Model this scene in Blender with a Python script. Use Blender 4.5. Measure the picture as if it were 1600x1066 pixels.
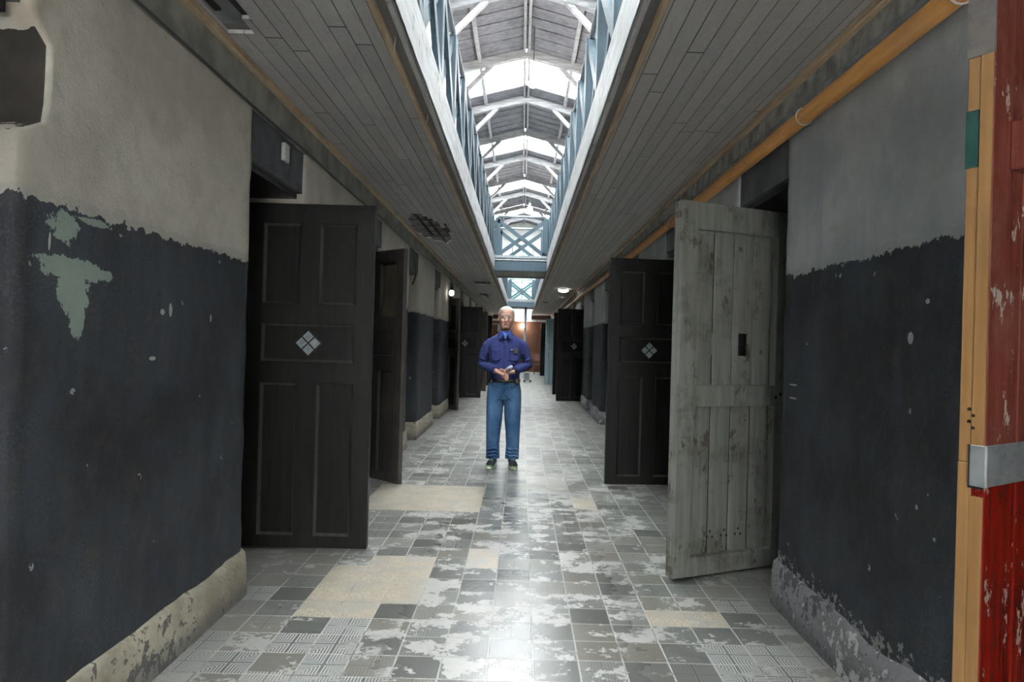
import bpy, bmesh, math, random
from mathutils import Vector, Matrix, noise
random.seed(7)
for o in list(bpy.data.objects): bpy.data.objects.remove(o)
S = bpy.context.scene
COL = S.collection
PI = math.pi

# ------------------------------------------------------------------ camera, light, exposure
F = 1067.0; CAMH = 1.40
cd = bpy.data.cameras.new('camera'); cam = bpy.data.objects.new('camera', cd); COL.objects.link(cam)
cd.sensor_fit = 'HORIZONTAL'; cd.sensor_width = 36.0; cd.lens = 36.0 * F / 1600
cam.location = (0, 0, CAMH)
cam.rotation_euler = (Matrix.Rotation(PI/2, 3, 'X') @ Matrix.Rotation(0.027, 3, 'Z')).to_euler()
# the vanishing point sits 15 px right of and 4 px below the frame centre
cd.shift_x = -15 / 1600; cd.shift_y = 4 / 1600
cd.clip_start = 0.02; cd.clip_end = 300
S.camera = cam
vs = S.view_settings
vs.view_transform = 'Standard'; vs.look = 'None'; vs.gamma = 1; vs.use_curve_mapping = False
vs.exposure = 0.92
w = bpy.data.worlds.new('overcast_sky'); S.world = w; w.use_nodes = True
bg = w.node_tree.nodes['Background']
bg.inputs['Color'].default_value = (0.98, 0.985, 0.98, 1); bg.inputs['Strength'].default_value = 24.0

# ------------------------------------------------------------------ shader helpers
class V:
    def __init__(s, nt, sock): s.nt = nt; s.s = sock
    def _m(s, op, *a): return mth(s.nt, op, s, *a)
    def __add__(s, b): return s._m('ADD', b)
    __radd__ = __add__
    def __sub__(s, b): return s._m('SUBTRACT', b)
    def __rsub__(s, b): return mth(s.nt, 'SUBTRACT', b, s)
    def __mul__(s, b): return s._m('MULTIPLY', b)
    __rmul__ = __mul__
    def __truediv__(s, b): return s._m('DIVIDE', b)
    def gt(s, b): return s._m('GREATER_THAN', b)
    def lt(s, b): return s._m('LESS_THAN', b)
    def abs(s): return s._m('ABSOLUTE')
    def fl(s): return s._m('FLOOR')
    def fr(s): return s._m('FRACT')
    def mx(s, b): return s._m('MAXIMUM', b)
    def mn(s, b): return s._m('MINIMUM', b)
    def step(s, lo, hi):
        n = s.nt.nodes.new('ShaderNodeMapRange'); n.interpolation_type = 'SMOOTHSTEP'
        put(s.nt, s, n.inputs['Value']); n.inputs['From Min'].default_value = lo; n.inputs['From Max'].default_value = hi
        return V(s.nt, n.outputs['Result'])
def put(nt, a, inp):
    if isinstance(a, V): nt.links.new(a.s, inp)
    elif isinstance(a, (tuple, list)): inp.default_value = tuple(a) if len(a) == 4 else (tuple(a) + (1,) if inp.type == 'RGBA' else tuple(a))
    else: inp.default_value = a
def mth(nt, op, *a):
    n = nt.nodes.new('ShaderNodeMath'); n.operation = op
    for i, x in enumerate(a): put(nt, x, n.inputs[i])
    return V(nt, n.outputs[0])
class Mat:
    def __init__(m, name, coord='world'):
        m.m = bpy.data.materials.new(name); m.m.use_nodes = True; m.nt = m.m.node_tree
        m.b = m.nt.nodes['Principled BSDF']
        if coord == 'world':
            g = m.nt.nodes.new('ShaderNodeNewGeometry'); m.P = V(m.nt, g.outputs['Position'])
        else:
            g = m.nt.nodes.new('ShaderNodeTexCoord'); m.P = V(m.nt, g.outputs['Object'])
        sp = m.nt.nodes.new('ShaderNodeSeparateXYZ'); m.nt.links.new(m.P.s, sp.inputs[0])
        m.x, m.y, m.z = (V(m.nt, sp.outputs[i]) for i in range(3))
    def vec(m, x, y, z):
        n = m.nt.nodes.new('ShaderNodeCombineXYZ')
        for i, a in enumerate((x, y, z)): put(m.nt, a, n.inputs[i])
        return V(m.nt, n.outputs[0])
    def noise(m, scale, det=4, rough=0.6, vec=None, dist=0.0):
        n = m.nt.nodes.new('ShaderNodeTexNoise'); n.inputs['Scale'].default_value = scale
        n.inputs['Detail'].default_value = det; n.inputs['Roughness'].default_value = rough; n.inputs['Distortion'].default_value = dist
        m.nt.links.new((vec or m.P).s, n.inputs['Vector']); return V(m.nt, n.outputs['Fac'])
    def st(m, sx, sy, sz): return m.vec(m.x*sx, m.y*sy, m.z*sz)
    def vor(m, scale, vec=None, rnd=1.0):
        n = m.nt.nodes.new('ShaderNodeTexVoronoi'); n.inputs['Scale'].default_value = scale; n.inputs['Randomness'].default_value = rnd
        m.nt.links.new((vec or m.P).s, n.inputs['Vector']); return V(m.nt, n.outputs['Distance'])
    def white(m, vec):
        n = m.nt.nodes.new('ShaderNodeTexWhiteNoise'); m.nt.links.new(vec.s, n.inputs['Vector']); return V(m.nt, n.outputs['Value'])
    def mix(m, f, a, b, mode='MIX'):
        n = m.nt.nodes.new('ShaderNodeMix'); n.data_type = 'RGBA'; n.blend_type = mode
        put(m.nt, f, n.inputs[0]); put(m.nt, a, n.inputs[6]); put(m.nt, b, n.inputs[7]); return V(m.nt, n.outputs[2])
    def rand(m):
        n = m.nt.nodes.new('ShaderNodeObjectInfo'); return V(m.nt, n.outputs['Random'])
    def fin(m, col, rough=0.7, bump=None, bs=0.3, bd=0.01, metal=0, spec=None):
        put(m.nt, col, m.b.inputs['Base Color']); put(m.nt, rough, m.b.inputs['Roughness']); put(m.nt, metal, m.b.inputs['Metallic'])
        if spec is not None: put(m.nt, spec, m.b.inputs['Specular IOR Level'])
        if bump is not None:
            n = m.nt.nodes.new('ShaderNodeBump'); n.inputs['Strength'].default_value = bs; n.inputs['Distance'].default_value = bd
            m.nt.links.new(bump.s, n.inputs['Height']); m.nt.links.new(n.outputs[0], m.b.inputs['Normal'])
        return m.m

def simple(name, col, rough=0.6, var=0.25, sc=12, metal=0, coord='obj', bs=0.15, bd=0.004):
    m = Mat(name, coord); n = m.noise(sc, 5)
    c = m.mix(n.step(.3, .7), tuple(c*(1-var) for c in col), tuple(min(1, c*(1+var)) for c in col))
    return m.fin(c, rough, n, bs, bd, metal)

# ---- floor
def floor_mat():
    m = Mat('worn_cement_tiles')
    tx = (m.x - 0.087)/0.2; ty = (m.y - 0.03)/0.2
    cell = m.vec(tx.fl(), ty.fl(), 0.0); fx, fy = tx.fr(), ty.fr()
    r1 = m.white(cell); r2 = m.white(m.vec(tx.fl()+31.3, ty.fl()-7.7, 2.0)); r3 = m.white(m.vec(tx.fl()-11.3, ty.fl()+57.7, 5.0))
    n1 = m.noise(5.0, 7, .68, m.st(1, 1.25, 1)); n2 = m.noise(38, 4, .6); n3 = m.noise(1.3, 3); n4 = m.noise(160, 2)
    dark = m.mix(r1, (.085, .085, .074, 1), (.17, .17, .155, 1))
    dark = m.mix(r3.gt(.78)*.7, dark, (.20, .185, .15, 1))
    dark = m.mix(n2*.45, dark, (.055, .055, .05, 1))
    a = (fx-.5).abs(); b = (fy-.5).abs()
    st = ((a.mn(b)*15.0).fr()).step(.42, .58)
    side = (m.x.lt(-.51)).mx(m.x.gt(.887))
    near = (m.y + r3*1.5).lt(4.1)
    ribz = side*near*(r2.gt(.12)) * (1.0 - n1.step(.56, .66))
    faint = (1.0-side*near)*(r2.gt(.45))*.22
    c = m.mix((ribz.mx(faint))*st, dark, (.42, .415, .395, 1))
    # worn-through pale screed
    cen = m.x.abs().step(1.5, .1)
    wear = (n1 + (r1-.5)*.12 + (n3-.5)*.25 + (n2-.5)*.22 + cen*.02)
    wm = wear.step(.55, .585)
    pale = m.mix(n2, (.27, .262, .24, 1), (.43, .42, .39, 1))
    c = m.mix(wm*(1.0-ribz*.7), c, pale)
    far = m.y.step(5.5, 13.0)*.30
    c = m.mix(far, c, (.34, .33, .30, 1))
    # grout lines
    ex = (fx*(1.0-fx)*4.0); ey = (fy*(1.0-fy)*4.0)
    g = 1.0-(ex.mn(ey) + (n2-.5)*.05).step(.05, .10)
    c = m.mix(g*.85, c, m.mix((n1).step(.50, .62), (.44, .425, .39, 1), (.12, .115, .10, 1)))
    # replacement patches of speckled terrazzo
    def box(x0, x1, y0, y1): return m.x.gt(x0)*m.x.lt(x1)*m.y.gt(y0)*m.y.lt(y1)
    A = box(-1.113, -.513, 3.43, 4.23) * (1.0-box(-.713, -.513, 3.40, 3.63))
    A = A.mx(box(-.913, -.513, 4.2, 4.43))
    B = box(-1.313, -.313, 5.63, 6.63); C = box(-.313, -.113, 4.23, 4.63); D = box(.687, 1.087, 3.43, 3.63); E = box(.487, .687, 5.83, 6.23)
    Fp = box(.087, .487, 6.43, 7.23)
    spk = m.vor(110).step(.25, .5)
    ter = m.mix(spk, (.19, .15, .10, 1), (.42, .365, .275, 1))
    ter = m.mix(n2.step(.35, .65)*.5, ter, (.36, .315, .245, 1)); ter = m.mix(n1.step(.42, .6)*.7, ter, (.30, .27, .22, 1)); ter = m.mix(g*.35, ter, (.42, .38, .30, 1))
    T = A.mx(B).mx(C).mx(D).mx(E)
    c = m.mix(T*(1.0-wm*.5), c, ter); c = m.mix(Fp*.35, c, m.mix(g*.5, (.55, .52, .46, 1), (.3, .29, .26, 1)))
    dirt = (m.x.abs().step(1.22, 1.45))*.5
    c = m.mix(dirt, c, (.22, .21, .20, 1))
    rough = .19 + n1*.14 + wm*.08 + T*.08 + (m.x-.0).abs().step(.45, 1.2)*.25 + m.y.step(4.5, 15.)*.30
    hgt = wm*.12 - g*.5 + n2*.25 + (n1)*.6 + T*.2 + ribz*st*.25
    # each tile lies at its own slight tilt
    hgt = hgt + (fx-.5)*(r1-.5)*1.6 + (fy-.5)*(r2-.5)*1.2
    return m.fin(c, rough, hgt, .45, .004, spec=.7)

def wall_mat(side):
    m = Mat('peeling_wall_paint_' + side)
    n1 = m.noise(2.2, 6, .6); n2 = m.noise(24, 5, .65); n3 = m.noise(9, 5, .6); n4 = m.noise(110, 3, .6); stv = m.noise(1.0, 5, .6, m.st(7, 7, .9))
    if side == 'left':
        up = m.mix(n1.step(.35, .65), (.43, .40, .34, 1), (.57, .54, .47, 1))
        up = m.mix((1.0-m.z.step(1.9, 2.7).abs())*0 + n3.step(.5, .75)*.45, up, (.34, .34, .30, 1))
        up = m.mix(n1.step(.56, .72)*.6, up, (.38, .30, .22, 1))
    else:
        up = m.mix(n1.step(.35, .65), (.33, .35, .36, 1), (.46, .48, .48, 1))
        up = m.mix(n3.step(.5, .72)*.6, up, (.38, .37, .34, 1)); up = m.mix(stv.step(.55, .7)*.35, up, (.24, .28, .34, 1))
    up = m.mix(n4.step(.55, .75)*.25, up, (.2, .2, .18, 1))
    da = m.mix(stv.step(.3, .7), (.034, .037, .042, 1), (.046, .055, .068, 1))
    da = m.mix(n3.step(.45, .75)*.5, da, (.058, .052, .050, 1)); da = m.mix(n4.step(.45, .7)*.4, da, (.10, .105, .11, 1))
    da = m.mix((n1 + (n4-.5)*.6).step(.45, .60)*.75, da, (.024, .023, .024, 1)); da = m.mix((m.noise(1.7, 6, .7, m.st(2, 2, .8)) + (n4-.5)*.5).step(.52, .66)*.6, da, (.062, .073, .088, 1)); da = m.mix((n3 + (n4-.5)*.8).step(.60, .72)*.4, da, (.085, .070, .058, 1))
    edge = m.z + (n2-.5)*.09 + (n3-.5)*.07
    if side == 'left': edge = edge + (m.y.step(3.4, 4.0))*.0
    dado = edge.lt(1.80)
    grey = (edge.lt(1.835))*(1.0-dado)
    c = m.mix(dado, up, da)
    c = m.mix(grey*.4, c, (.33, .34, .32, 1))
    # flecks of chipped paint
    vb = m.vor(7.0); fleck = (vb.lt(.085 + (n1-.5)*.2))*(n2.gt(.5))
    c = m.mix(fleck*dado*.8, c, (.42, .44, .42, 1))
    def blob(y, z, ry, rz, amp=.35):
        dy = (m.y-y)/ry; dz = (m.z-z)/rz
        return ((dy*dy + dz*dz)._m('SQRT') + (n3-.5)*amp*4 + (n2-.5)*amp*7).lt(1.0)
    if side == 'left':
        bl = blob(2.20, 1.735, .07, .05).mx(blob(2.24, 1.605, .16, .036, .25)).mx(blob(2.25, 1.53, .085, .075, .2)).mx(blob(2.27, 1.45, .04, .07, .2)).mx(blob(2.41, 1.60, .05, .02))
        bl = bl.mx(blob(2.36, 1.775, .10, .012))
        c = m.mix(bl, c, m.mix(n3, (.20, .26, .24, 1), (.33, .40, .33, 1)))
        sm = blob(2.86, 1.50, .012, .03, .1).mx(blob(2.80, 1.49, .014, .012, .1)).mx(blob(3.25, 1.48, .008, .02, .1)).mx(blob(2.13, 1.68, .006, .03, .1)).mx(blob(2.75, 1.30, .025, .008, .1))
        c = m.mix(sm, c, (.45, .47, .43, 1))
    else:
        sm = blob(2.53, 1.46, .020, .022, .1).mx(blob(2.43, 1.59, .014, .010, .1)).mx(blob(3.62, 1.22, .05, .005, .02)).mx(blob(3.62, 1.15, .05, .005, .02))
        c = m.mix(sm, c, (.42, .44, .42, 1))
        # whitewash showing low down where the skirting has crumbled
        lw = (m.z + (n3-.5)*.30 + (n2-.5)*.1).lt(.30)*(n2.gt(.52))*m.y.lt(4.0)
        c = m.mix(lw*.7, c, (.36, .36, .35, 1))
    if side == 'left':
        recess_shade = m.x.lt(-1.494)*m.y.lt(2.25)*(m.z+(n3-.5)*.16+(n2-.5)*.1).gt(2.02)*(m.z+(n3-.5)*.06).lt(2.31)  # dark colour standing in for shade in the broken corner's recess
        c = m.mix(recess_shade, c, m.mix(n3, (.03, .027, .024, 1), (.09, .08, .07, 1)))
    return m.fin(c, .72, n2*.5 + n4*.35 + dado*-.1 + n1, .5, .012, spec=.3)

def plinth_mat(side):
    m = Mat('crumbling_skirting_' + side)
    n1 = m.noise(3, 6, .7); n2 = m.noise(18, 5, .7); n3 = m.noise(70, 3)
    a = m.mix(n1.step(.35, .65), (.30, .27, .21, 1) if side == 'left' else (.20, .20, .20, 1), (.50, .46, .36, 1) if side == 'left' else (.26, .26, .27, 1))
    a = m.mix((n2 + (n1-.5)*.8).step(.555, .62)*.85, a, (.075, .075, .085, 1))
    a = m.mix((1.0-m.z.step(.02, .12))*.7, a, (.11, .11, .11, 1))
    if side == 'right': a = m.mix((n2-(n1-.5)).step(.58, .62), a, (.50, .50, .50, 1))
    return m.fin(a, .85, n2+n3*.3+n1, .7, .02, spec=.2)

def ceil_mat(side):
    m = Mat('grey_ceiling_boards_' + side)
    t = (m.x)/.085; k = t.fl(); f = t.fr()
    r = m.white(m.vec(k, 0, 0)); yo = (m.y + r*3.1)/2.9; r2 = m.white(m.vec(k, yo.fl(), 4.0))
    n1 = m.noise(1.4, 5); n2 = m.noise(1, 5, .6, m.st(45, 6, 1)); n3 = m.noise(60, 3)
    c = m.mix(r2, (.37, .36, .355, 1), (.46, .45, .44, 1))
    c = m.mix(n1.step(.35, .7)*.6, c, (.42, .385, .34, 1) if side == 'right' else (.33, .32, .325, 1))
    c = m.mix(n2.step(.5, .75)*.35, c, (.22, .22, .22, 1)); c = m.mix(n3.step(.5, .7)*.3, c, (.55, .54, .52, 1))
    gap = (f*(1.0-f)*4.0).lt(.13)
    gj = (yo.fr()).lt(.004)
    c = m.mix((gap.mx(gj))*(.4+r*.5), c, (.02, .02, .02, 1))
    return m.fin(c, .75, n2*.3 - gap.mx(gj), .5, .01, spec=.3)

def wood_mat(name, c0, c1, axis='y', rough=.6, dirt=(.1, .09, .08), dm=.4, sc=1.0, coord='world', chips=None):
    m = Mat(name, coord)
    s = {'x': (2, 30, 30), 'y': (30, 2, 30), 'z': (30, 30, 2)}[axis]
    n1 = m.noise(sc, 5, .6, m.st(*s)); n2 = m.noise(3.5, 5, .65); n3 = m.noise(50, 4, .7)
    c = m.mix(n1.step(.3, .7), c0, c1); c = m.mix(n2.step(.45, .75)*dm, c, dirt)
    if chips:
        if 'grey_green' in name:
            cr_ = (m.noise(3, 4, .6, m.st(26, 26, 1.6))-.5).abs().lt(.012)*n2.gt(.54)
            c = m.mix(cr_*.8, c, (.05, .045, .035, 1))
        ch = (m.noise(14, 6, .75, m.st(1, 1, .45)) + (n2-.5)*.5).step(.61, .635)
        c = m.mix(ch, c, chips)
    return m.fin(c, rough, n1*.6+n3*.4, .4, .006)

M = {}
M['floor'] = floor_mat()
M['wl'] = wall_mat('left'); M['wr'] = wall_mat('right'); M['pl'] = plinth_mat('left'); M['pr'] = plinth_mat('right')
M['cl'] = ceil_mat('left'); M['cr'] = ceil_mat('right')
M['lintel'] = simple('dark_grey_lintel_paint', (.085, .092, .10), .75, .3, 6, coord='world')
M['beaml'] = simple('grey_green_cornice', (.25, .25, .22), .75, .3, 5, coord='world')
M['beamr'] = simple('worn_grey_cornice', (.30, .30, .28), .75, .45, 7, coord='world')
M['trim'] = wood_mat('bare_wood_trim', (.42, .30, .18, 1), (.58, .45, .30, 1), 'y', .6, (.16, .13, .1), .5)
M['trimgrey'] = wood_mat('grey_edge_board', (.12, .11, .105, 1), (.18, .165, .15, 1), 'y', .7)
M['white'] = wood_mat('whitewashed_fascia', (.36, .36, .355, 1), (.55, .55, .54, 1), 'y', .6, (.3, .28, .25), .4, chips=(.2, .19, .17, 1))
M['whitebeam'] = wood_mat('whitewashed_timber', (.17, .17, .175, 1), (.30, .30, .31, 1), 'x', .65, (.12, .115, .11), .6)
M['roofb'] = wood_mat('weathered_roof_boards', (.085, .085, .095, 1), (.17, .17, .19, 1), 'x', .8, (.05, .05, .055), .7)
M['blue'] = wood_mat('blue_grey_railing_paint', (.030, .060, .080, 1), (.050, .092, .122, 1), 'z', .5, (.03, .036, .045), .4)
M['bluelight'] = wood_mat('pale_railing_paint', (.22, .25, .27, 1), (.36, .39, .41, 1), 'y', .5, (.2, .22, .24), .3)
M['upwall'] = simple('upper_gallery_plaster', (.62, .62, .60), .85, .15, 2, coord='world')
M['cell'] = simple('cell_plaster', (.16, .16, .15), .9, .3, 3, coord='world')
M['endwood'] = wood_mat('brown_end_boards', (.06, .022, .008, 1), (.10, .037, .013, 1), 'z', .5, (.07, .03, .012), .5)
M['ddark'] = wood_mat('black_brown_door_paint', (.012, .0115, .011, 1), (.020, .019, .0175, 1), 'z', .45, (.032, .030, .026), .35, coord='obj')
M['dpanel'] = wood_mat('black_brown_shaded_panels', (.010, .0095, .009, 1), (.018, .017, .0155, 1), 'z', .45, (.028, .027, .022), .35, coord='obj')  # copy of the door paint, darkened for shade in the recessed panels
M['dbrown'] = wood_mat('scuffed_brown_door_paint', (.05, .044, .04, 1), (.085, .074, .066, 1), 'z', .55, (.14, .12, .10), .5, coord='obj')
for k_ in ('ddark', 'dpanel'): M[k_].node_tree.nodes['Principled BSDF'].inputs['Specular IOR Level'].default_value = .3
M['dbead'] = wood_mat('worn_lit_moulding_edges', (.035, .034, .031, 1), (.075, .072, .066, 1), 'z', .35, (.03, .028, .025), .4, coord='obj')  # worn edges, colour paled further to stand in for light on the bevels
M['void'] = simple('shade_dark_laths', (.02, .017, .014), .95, .3, 10)  # near-black colour puts the shade of the ceiling void into the laths
M['dpale'] = wood_mat('rubbed_bare_panel', (.11, .085, .065, 1), (.20, .16, .125, 1), 'z', .6, (.05, .045, .04), .5, coord='obj')
M['dgrey'] = wood_mat('grey_green_flaking_paint', (.175, .185, .162, 1), (.255, .262, .232, 1), 'z', .5, (.11, .108, .085), .8, coord='obj', chips=(.09, .075, .055, 1))
M['dblue'] = wood_mat('pale_blue_door_paint', (.22, .31, .34, 1), (.33, .43, .46, 1), 'z', .5, (.2, .24, .25), .4, coord='obj')
M['red'] = wood_mat('glossy_chipped_red_paint', (.15, .010, .006, 1), (.24, .018, .009, 1), 'z', .17, (.09, .008, .006), .6, coord='obj', chips=(.38, .30, .25, 1))
M['maroon'] = wood_mat('faded_maroon_paint', (.14, .035, .025, 1), (.21, .06, .042, 1), 'z', .15, (.30, .14, .11), .5, coord='obj', chips=(.45, .38, .33, 1))
M['orange'] = wood_mat('bare_pine_edge', (.28, .145, .052, 1), (.39, .215, .082, 1), 'z', .5, (.2, .12, .06), .5, coord='obj')
M['pipeo'] = wood_mat('ochre_pipe_paint', (.36, .17, .045, 1), (.50, .25, .075, 1), 'y', .4, (.22, .13, .07), .5)
M['pipeg'] = simple('grey_pipe_paint', (.15, .165, .18), .5, .3, 8, coord='world')
M['steel'] = simple('painted_steel_strap', (.33, .35, .36), .35, .3, 14, .5)
M['iron'] = simple('dark_iron', (.03, .028, .026), .5, .3, 20, .6)
M['black'] = simple('black_recess', (.006, .006, .006), .8, .1)
M['glassw'] = simple('pale_peephole_glass', (.40, .44, .48), .2, .25, 30)
M['wire'] = simple('cable_sheath', (.05, .05, .05), .5, .1)
M['wirew'] = simple('pale_cord', (.55, .52, .48), .6, .1)
M['plastic'] = simple('white_plastic', (.6, .6, .58), .4, .1)
M['green'] = simple('dark_green_paint', (.02, .07, .06), .4, .3)
def emis(name, col, s):
    m = bpy.data.materials.new(name); m.use_nodes = True; b = m.node_tree.nodes['Principled BSDF']
    b.inputs['Base Color'].default_value = (.9, .9, .9, 1); b.inputs['Emission Color'].default_value = (*col, 1); b.inputs['Emission Strength'].default_value = s
    return m
M['bulb'] = emis('lit_bulb', (1, .96, .9), 60.0)
M['bulbdim'] = emis('frosted_lamp_bulb', (1, .95, .88), 4.0)
def glass_mat(name, tint=(.95, .98, 1), gl=.08):
    m = bpy.data.materials.new(name); m.use_nodes = True; nt = m.node_tree; nt.nodes.remove(nt.nodes['Principled BSDF'])
    o = nt.nodes['Material Output']; t = nt.nodes.new('ShaderNodeBsdfTransparent'); g = nt.nodes.new('ShaderNodeBsdfGlossy'); mx = nt.nodes.new('ShaderNodeMixShader')
    t.inputs[0].default_value = (*tint, 1); g.inputs['Roughness'].default_value = .08; mx.inputs[0].default_value = gl
    nt.links.new(t.outputs[0], mx.inputs[1]); nt.links.new(g.outputs[0], mx.inputs[2]); nt.links.new(mx.outputs[0], o.inputs['Surface'])
    return m
M['sky_glass'] = glass_mat('skylight_glass'); M['win_glass'] = glass_mat('green_tinted_window_glass', (.16, .24, .215), .08)

# ------------------------------------------------------------------ mesh helpers
class MB:
    def __init__(s): s.b = bmesh.new()
    def box(s, x0, x1, y0, y1, z0, z1, mat=None):
        c = [(x, y, z) for x in (x0, x1) for y in (y0, y1) for z in (z0, z1)]
        v = [s.b.verts.new(mat @ Vector(p) if mat else p) for p in c]
        for f in ((0, 1, 3, 2), (4, 6, 7, 5), (0, 4, 5, 1), (2, 3, 7, 6), (0, 2, 6, 4), (1, 5, 7, 3)): s.b.faces.new([v[i] for i in f])
        return s
    def bar(s, a, b, w, h, up=(0, 0, 1)):      # w along side, h along up
        a, b = Vector(a), Vector(b); d = b-a; L = d.length; d.normalize(); up = Vector(up)
        sd = d.cross(up); sd.normalize(); u = sd.cross(d)
        m = Matrix((sd, d, u)).transposed().to_4x4(); m.translation = a
        return s.box(-w/2, w/2, 0, L, -h/2, h/2, m)
    def tube(s, pts, r, n=12, cap=True):
        pts = [Vector(p) for p in pts]; rs = r if isinstance(r, (list, tuple)) else [r]*len(pts)
        rings = []; prev = None
        for i, p in enumerate(pts):
            d = (pts[min(i+1, len(pts)-1)] - pts[max(i-1, 0)]).normalized()
            up = Vector((0, 0, 1)) if abs(d.z) < .95 else Vector((0, 1, 0))
            if prev is not None: up = prev
            sd = d.cross(up).normalized(); u = sd.cross(d).normalized(); prev = u
            rr = rs[i]; ra, rb = rr if isinstance(rr, tuple) else (rr, rr)
            rings.append([s.b.verts.new(p + sd*math.cos(2*PI*k/n)*ra + u*math.sin(2*PI*k/n)*rb) for k in range(n)])
        for a, b in zip(rings, rings[1:]):
            for k in range(n): s.b.faces.new((a[k], a[(k+1) % n], b[(k+1) % n], b[k]))
        if cap: s.b.faces.new(rings[0][::-1]); s.b.faces.new(rings[-1])
        return s
    def loft(s, rings, cap=True):             # rings: lists of points of equal count
        R = [[s.b.verts.new(p) for p in r] for r in rings]; n = len(R[0])
        for a, b in zip(R, R[1:]):
            for k in range(n): s.b.faces.new((a[k], a[(k+1) % n], b[(k+1) % n], b[k]))
        if cap: s.b.faces.new(R[0][::-1]); s.b.faces.new(R[-1])
        return s
    def ell(s, c, r, n=16, m=10, rot=None):
        mt = Matrix.Translation(c) @ (rot.to_4x4() if rot else Matrix()) @ Matrix.Diagonal((*r, 1))
        bmesh.ops.create_uvsphere(s.b, u_segments=n, v_segments=m, radius=1, matrix=mt); return s
    def prism(s, poly, axis_vec):
        a = [s.b.verts.new(p) for p in poly]; b = [s.b.verts.new(Vector(p)+Vector(axis_vec)) for p in poly]; n = len(a)
        s.b.faces.new(a); s.b.faces.new(b[::-1])
        for k in range(n): s.b.faces.new((a[k], b[k], b[(k+1) % n], a[(k+1) % n]))
        return s
    def build(s, name, mat, parent=None, bevel=0, smooth=False, loc=None, segs=1):
        bmesh.ops.recalc_face_normals(s.b, faces=s.b.faces)
        if bevel: bmesh.ops.bevel(s.b, geom=list(s.b.edges), offset=bevel, segments=segs, affect='EDGES', clamp_overlap=True)
        me = bpy.data.meshes.new(name); s.b.to_mesh(me); s.b.free()
        if smooth:
            for p in me.polygons: p.use_smooth = True
        me.materials.append(M[mat] if isinstance(mat, str) else mat)
        o = bpy.data.objects.new(name, me); COL.objects.link(o)
        if parent: o.parent = parent
        if loc: o.location = loc
        return o
def st(o): o['kind'] = 'structure'; return o
def tag(o, label, cat, group=None):
    o['label'] = label; o['category'] = cat
    if group: o['group'] = group
    return o
def empty(name, loc, rz=0, label=None, cat=None, group=None):
    o = bpy.data.objects.new(name, None); COL.objects.link(o); o.location = loc; o.rotation_euler = (0, 0, rz); o.empty_display_size = .1
    if label: tag(o, label, cat, group)
    return o
def copy_tree(o, parent=None):
    c = o.copy(); COL.objects.link(c); c.parent = parent
    for ch in [q for q in o.children]: copy_tree(ch, c)
    return c

# ------------------------------------------------------------------ room
XL, XR = -1.48, 1.44
OL, OR = -.58, .46            # edges of the long opening in the gallery floor
ZC, ZG = 2.84, 3.12           # ceiling under the gallery, gallery floor top
Y0, Y1 = -2.6, 34.0
LO = [(-.95, -.05), (1.10, 1.98), (3.68, 4.57), (6.25, 7.15), (8.85, 9.68), (11.45, 12.35), (13.85, 14.70), (16.2, 17.1), (18.8, 19.75), (21.4, 22.3), (24.0, 24.9), (26.6, 27.5), (29.2, 30.1)]
RO = [(-1.45, -.5), (1.20, 2.19), (3.76, 4.62), (6.05, 6.98), (8.6, 9.5), (11.2, 12.1), (13.75, 14.6), (16.0, 16.95), (18.55, 19.5), (21.1, 22.0), (23.6, 24.0), (26.3, 27.2), (28.9, 30.0)]
st(MB().box(-4.6, 4.6, Y0, Y1+.3, -.2, 0).build('floor', 'floor'))

def rough_pier(mb, sx, xw, y0, y1, z0, z1, amp=.006, chip=None):
    """a pier with slightly uneven plaster; front face at xw, going outwards in sx"""
    step = .06 if y0 < 7 else .25
    def disp(p):
        n = noise.noise_vector(Vector(p)*3.1)*amp*1.6 + noise.noise_vector(Vector(p)*14)*amp*.7
        q = Vector(p) + Vector((n.x, n.y, 0))
        if chip: q = chip(q)
        return q
    ny = max(1, round((y1-y0)/step)); nz = max(2, round((z1-z0)/step)); nx = 6
    path = [(xw+sx*.62, y0)] + [(xw+sx*.62*(1-i/nx)**1.4, y0) for i in range(1, nx)] + [(xw+sx*.012, y0)] + [(xw, y0+.012)]
    path += [(xw, y0+(y1-y0)*i/ny) for i in range(1, ny)] + [(xw, y1-.012), (xw+sx*.012, y1)]
    path += [(xw+sx*.62*(i/nx)**1.4, y1) for i in range(1, nx+1)]
    rows = []
    for k in range(nz+1):
        z = z0+(z1-z0)*k/nz
        rows.append([mb.b.verts.new(disp((x, y, z))) for x, y in path])
    for a, b in zip(rows, rows[1:]):
        for i in range(len(path)-1): mb.b.faces.new((a[i], a[i+1], b[i+1], b[i]))
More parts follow.
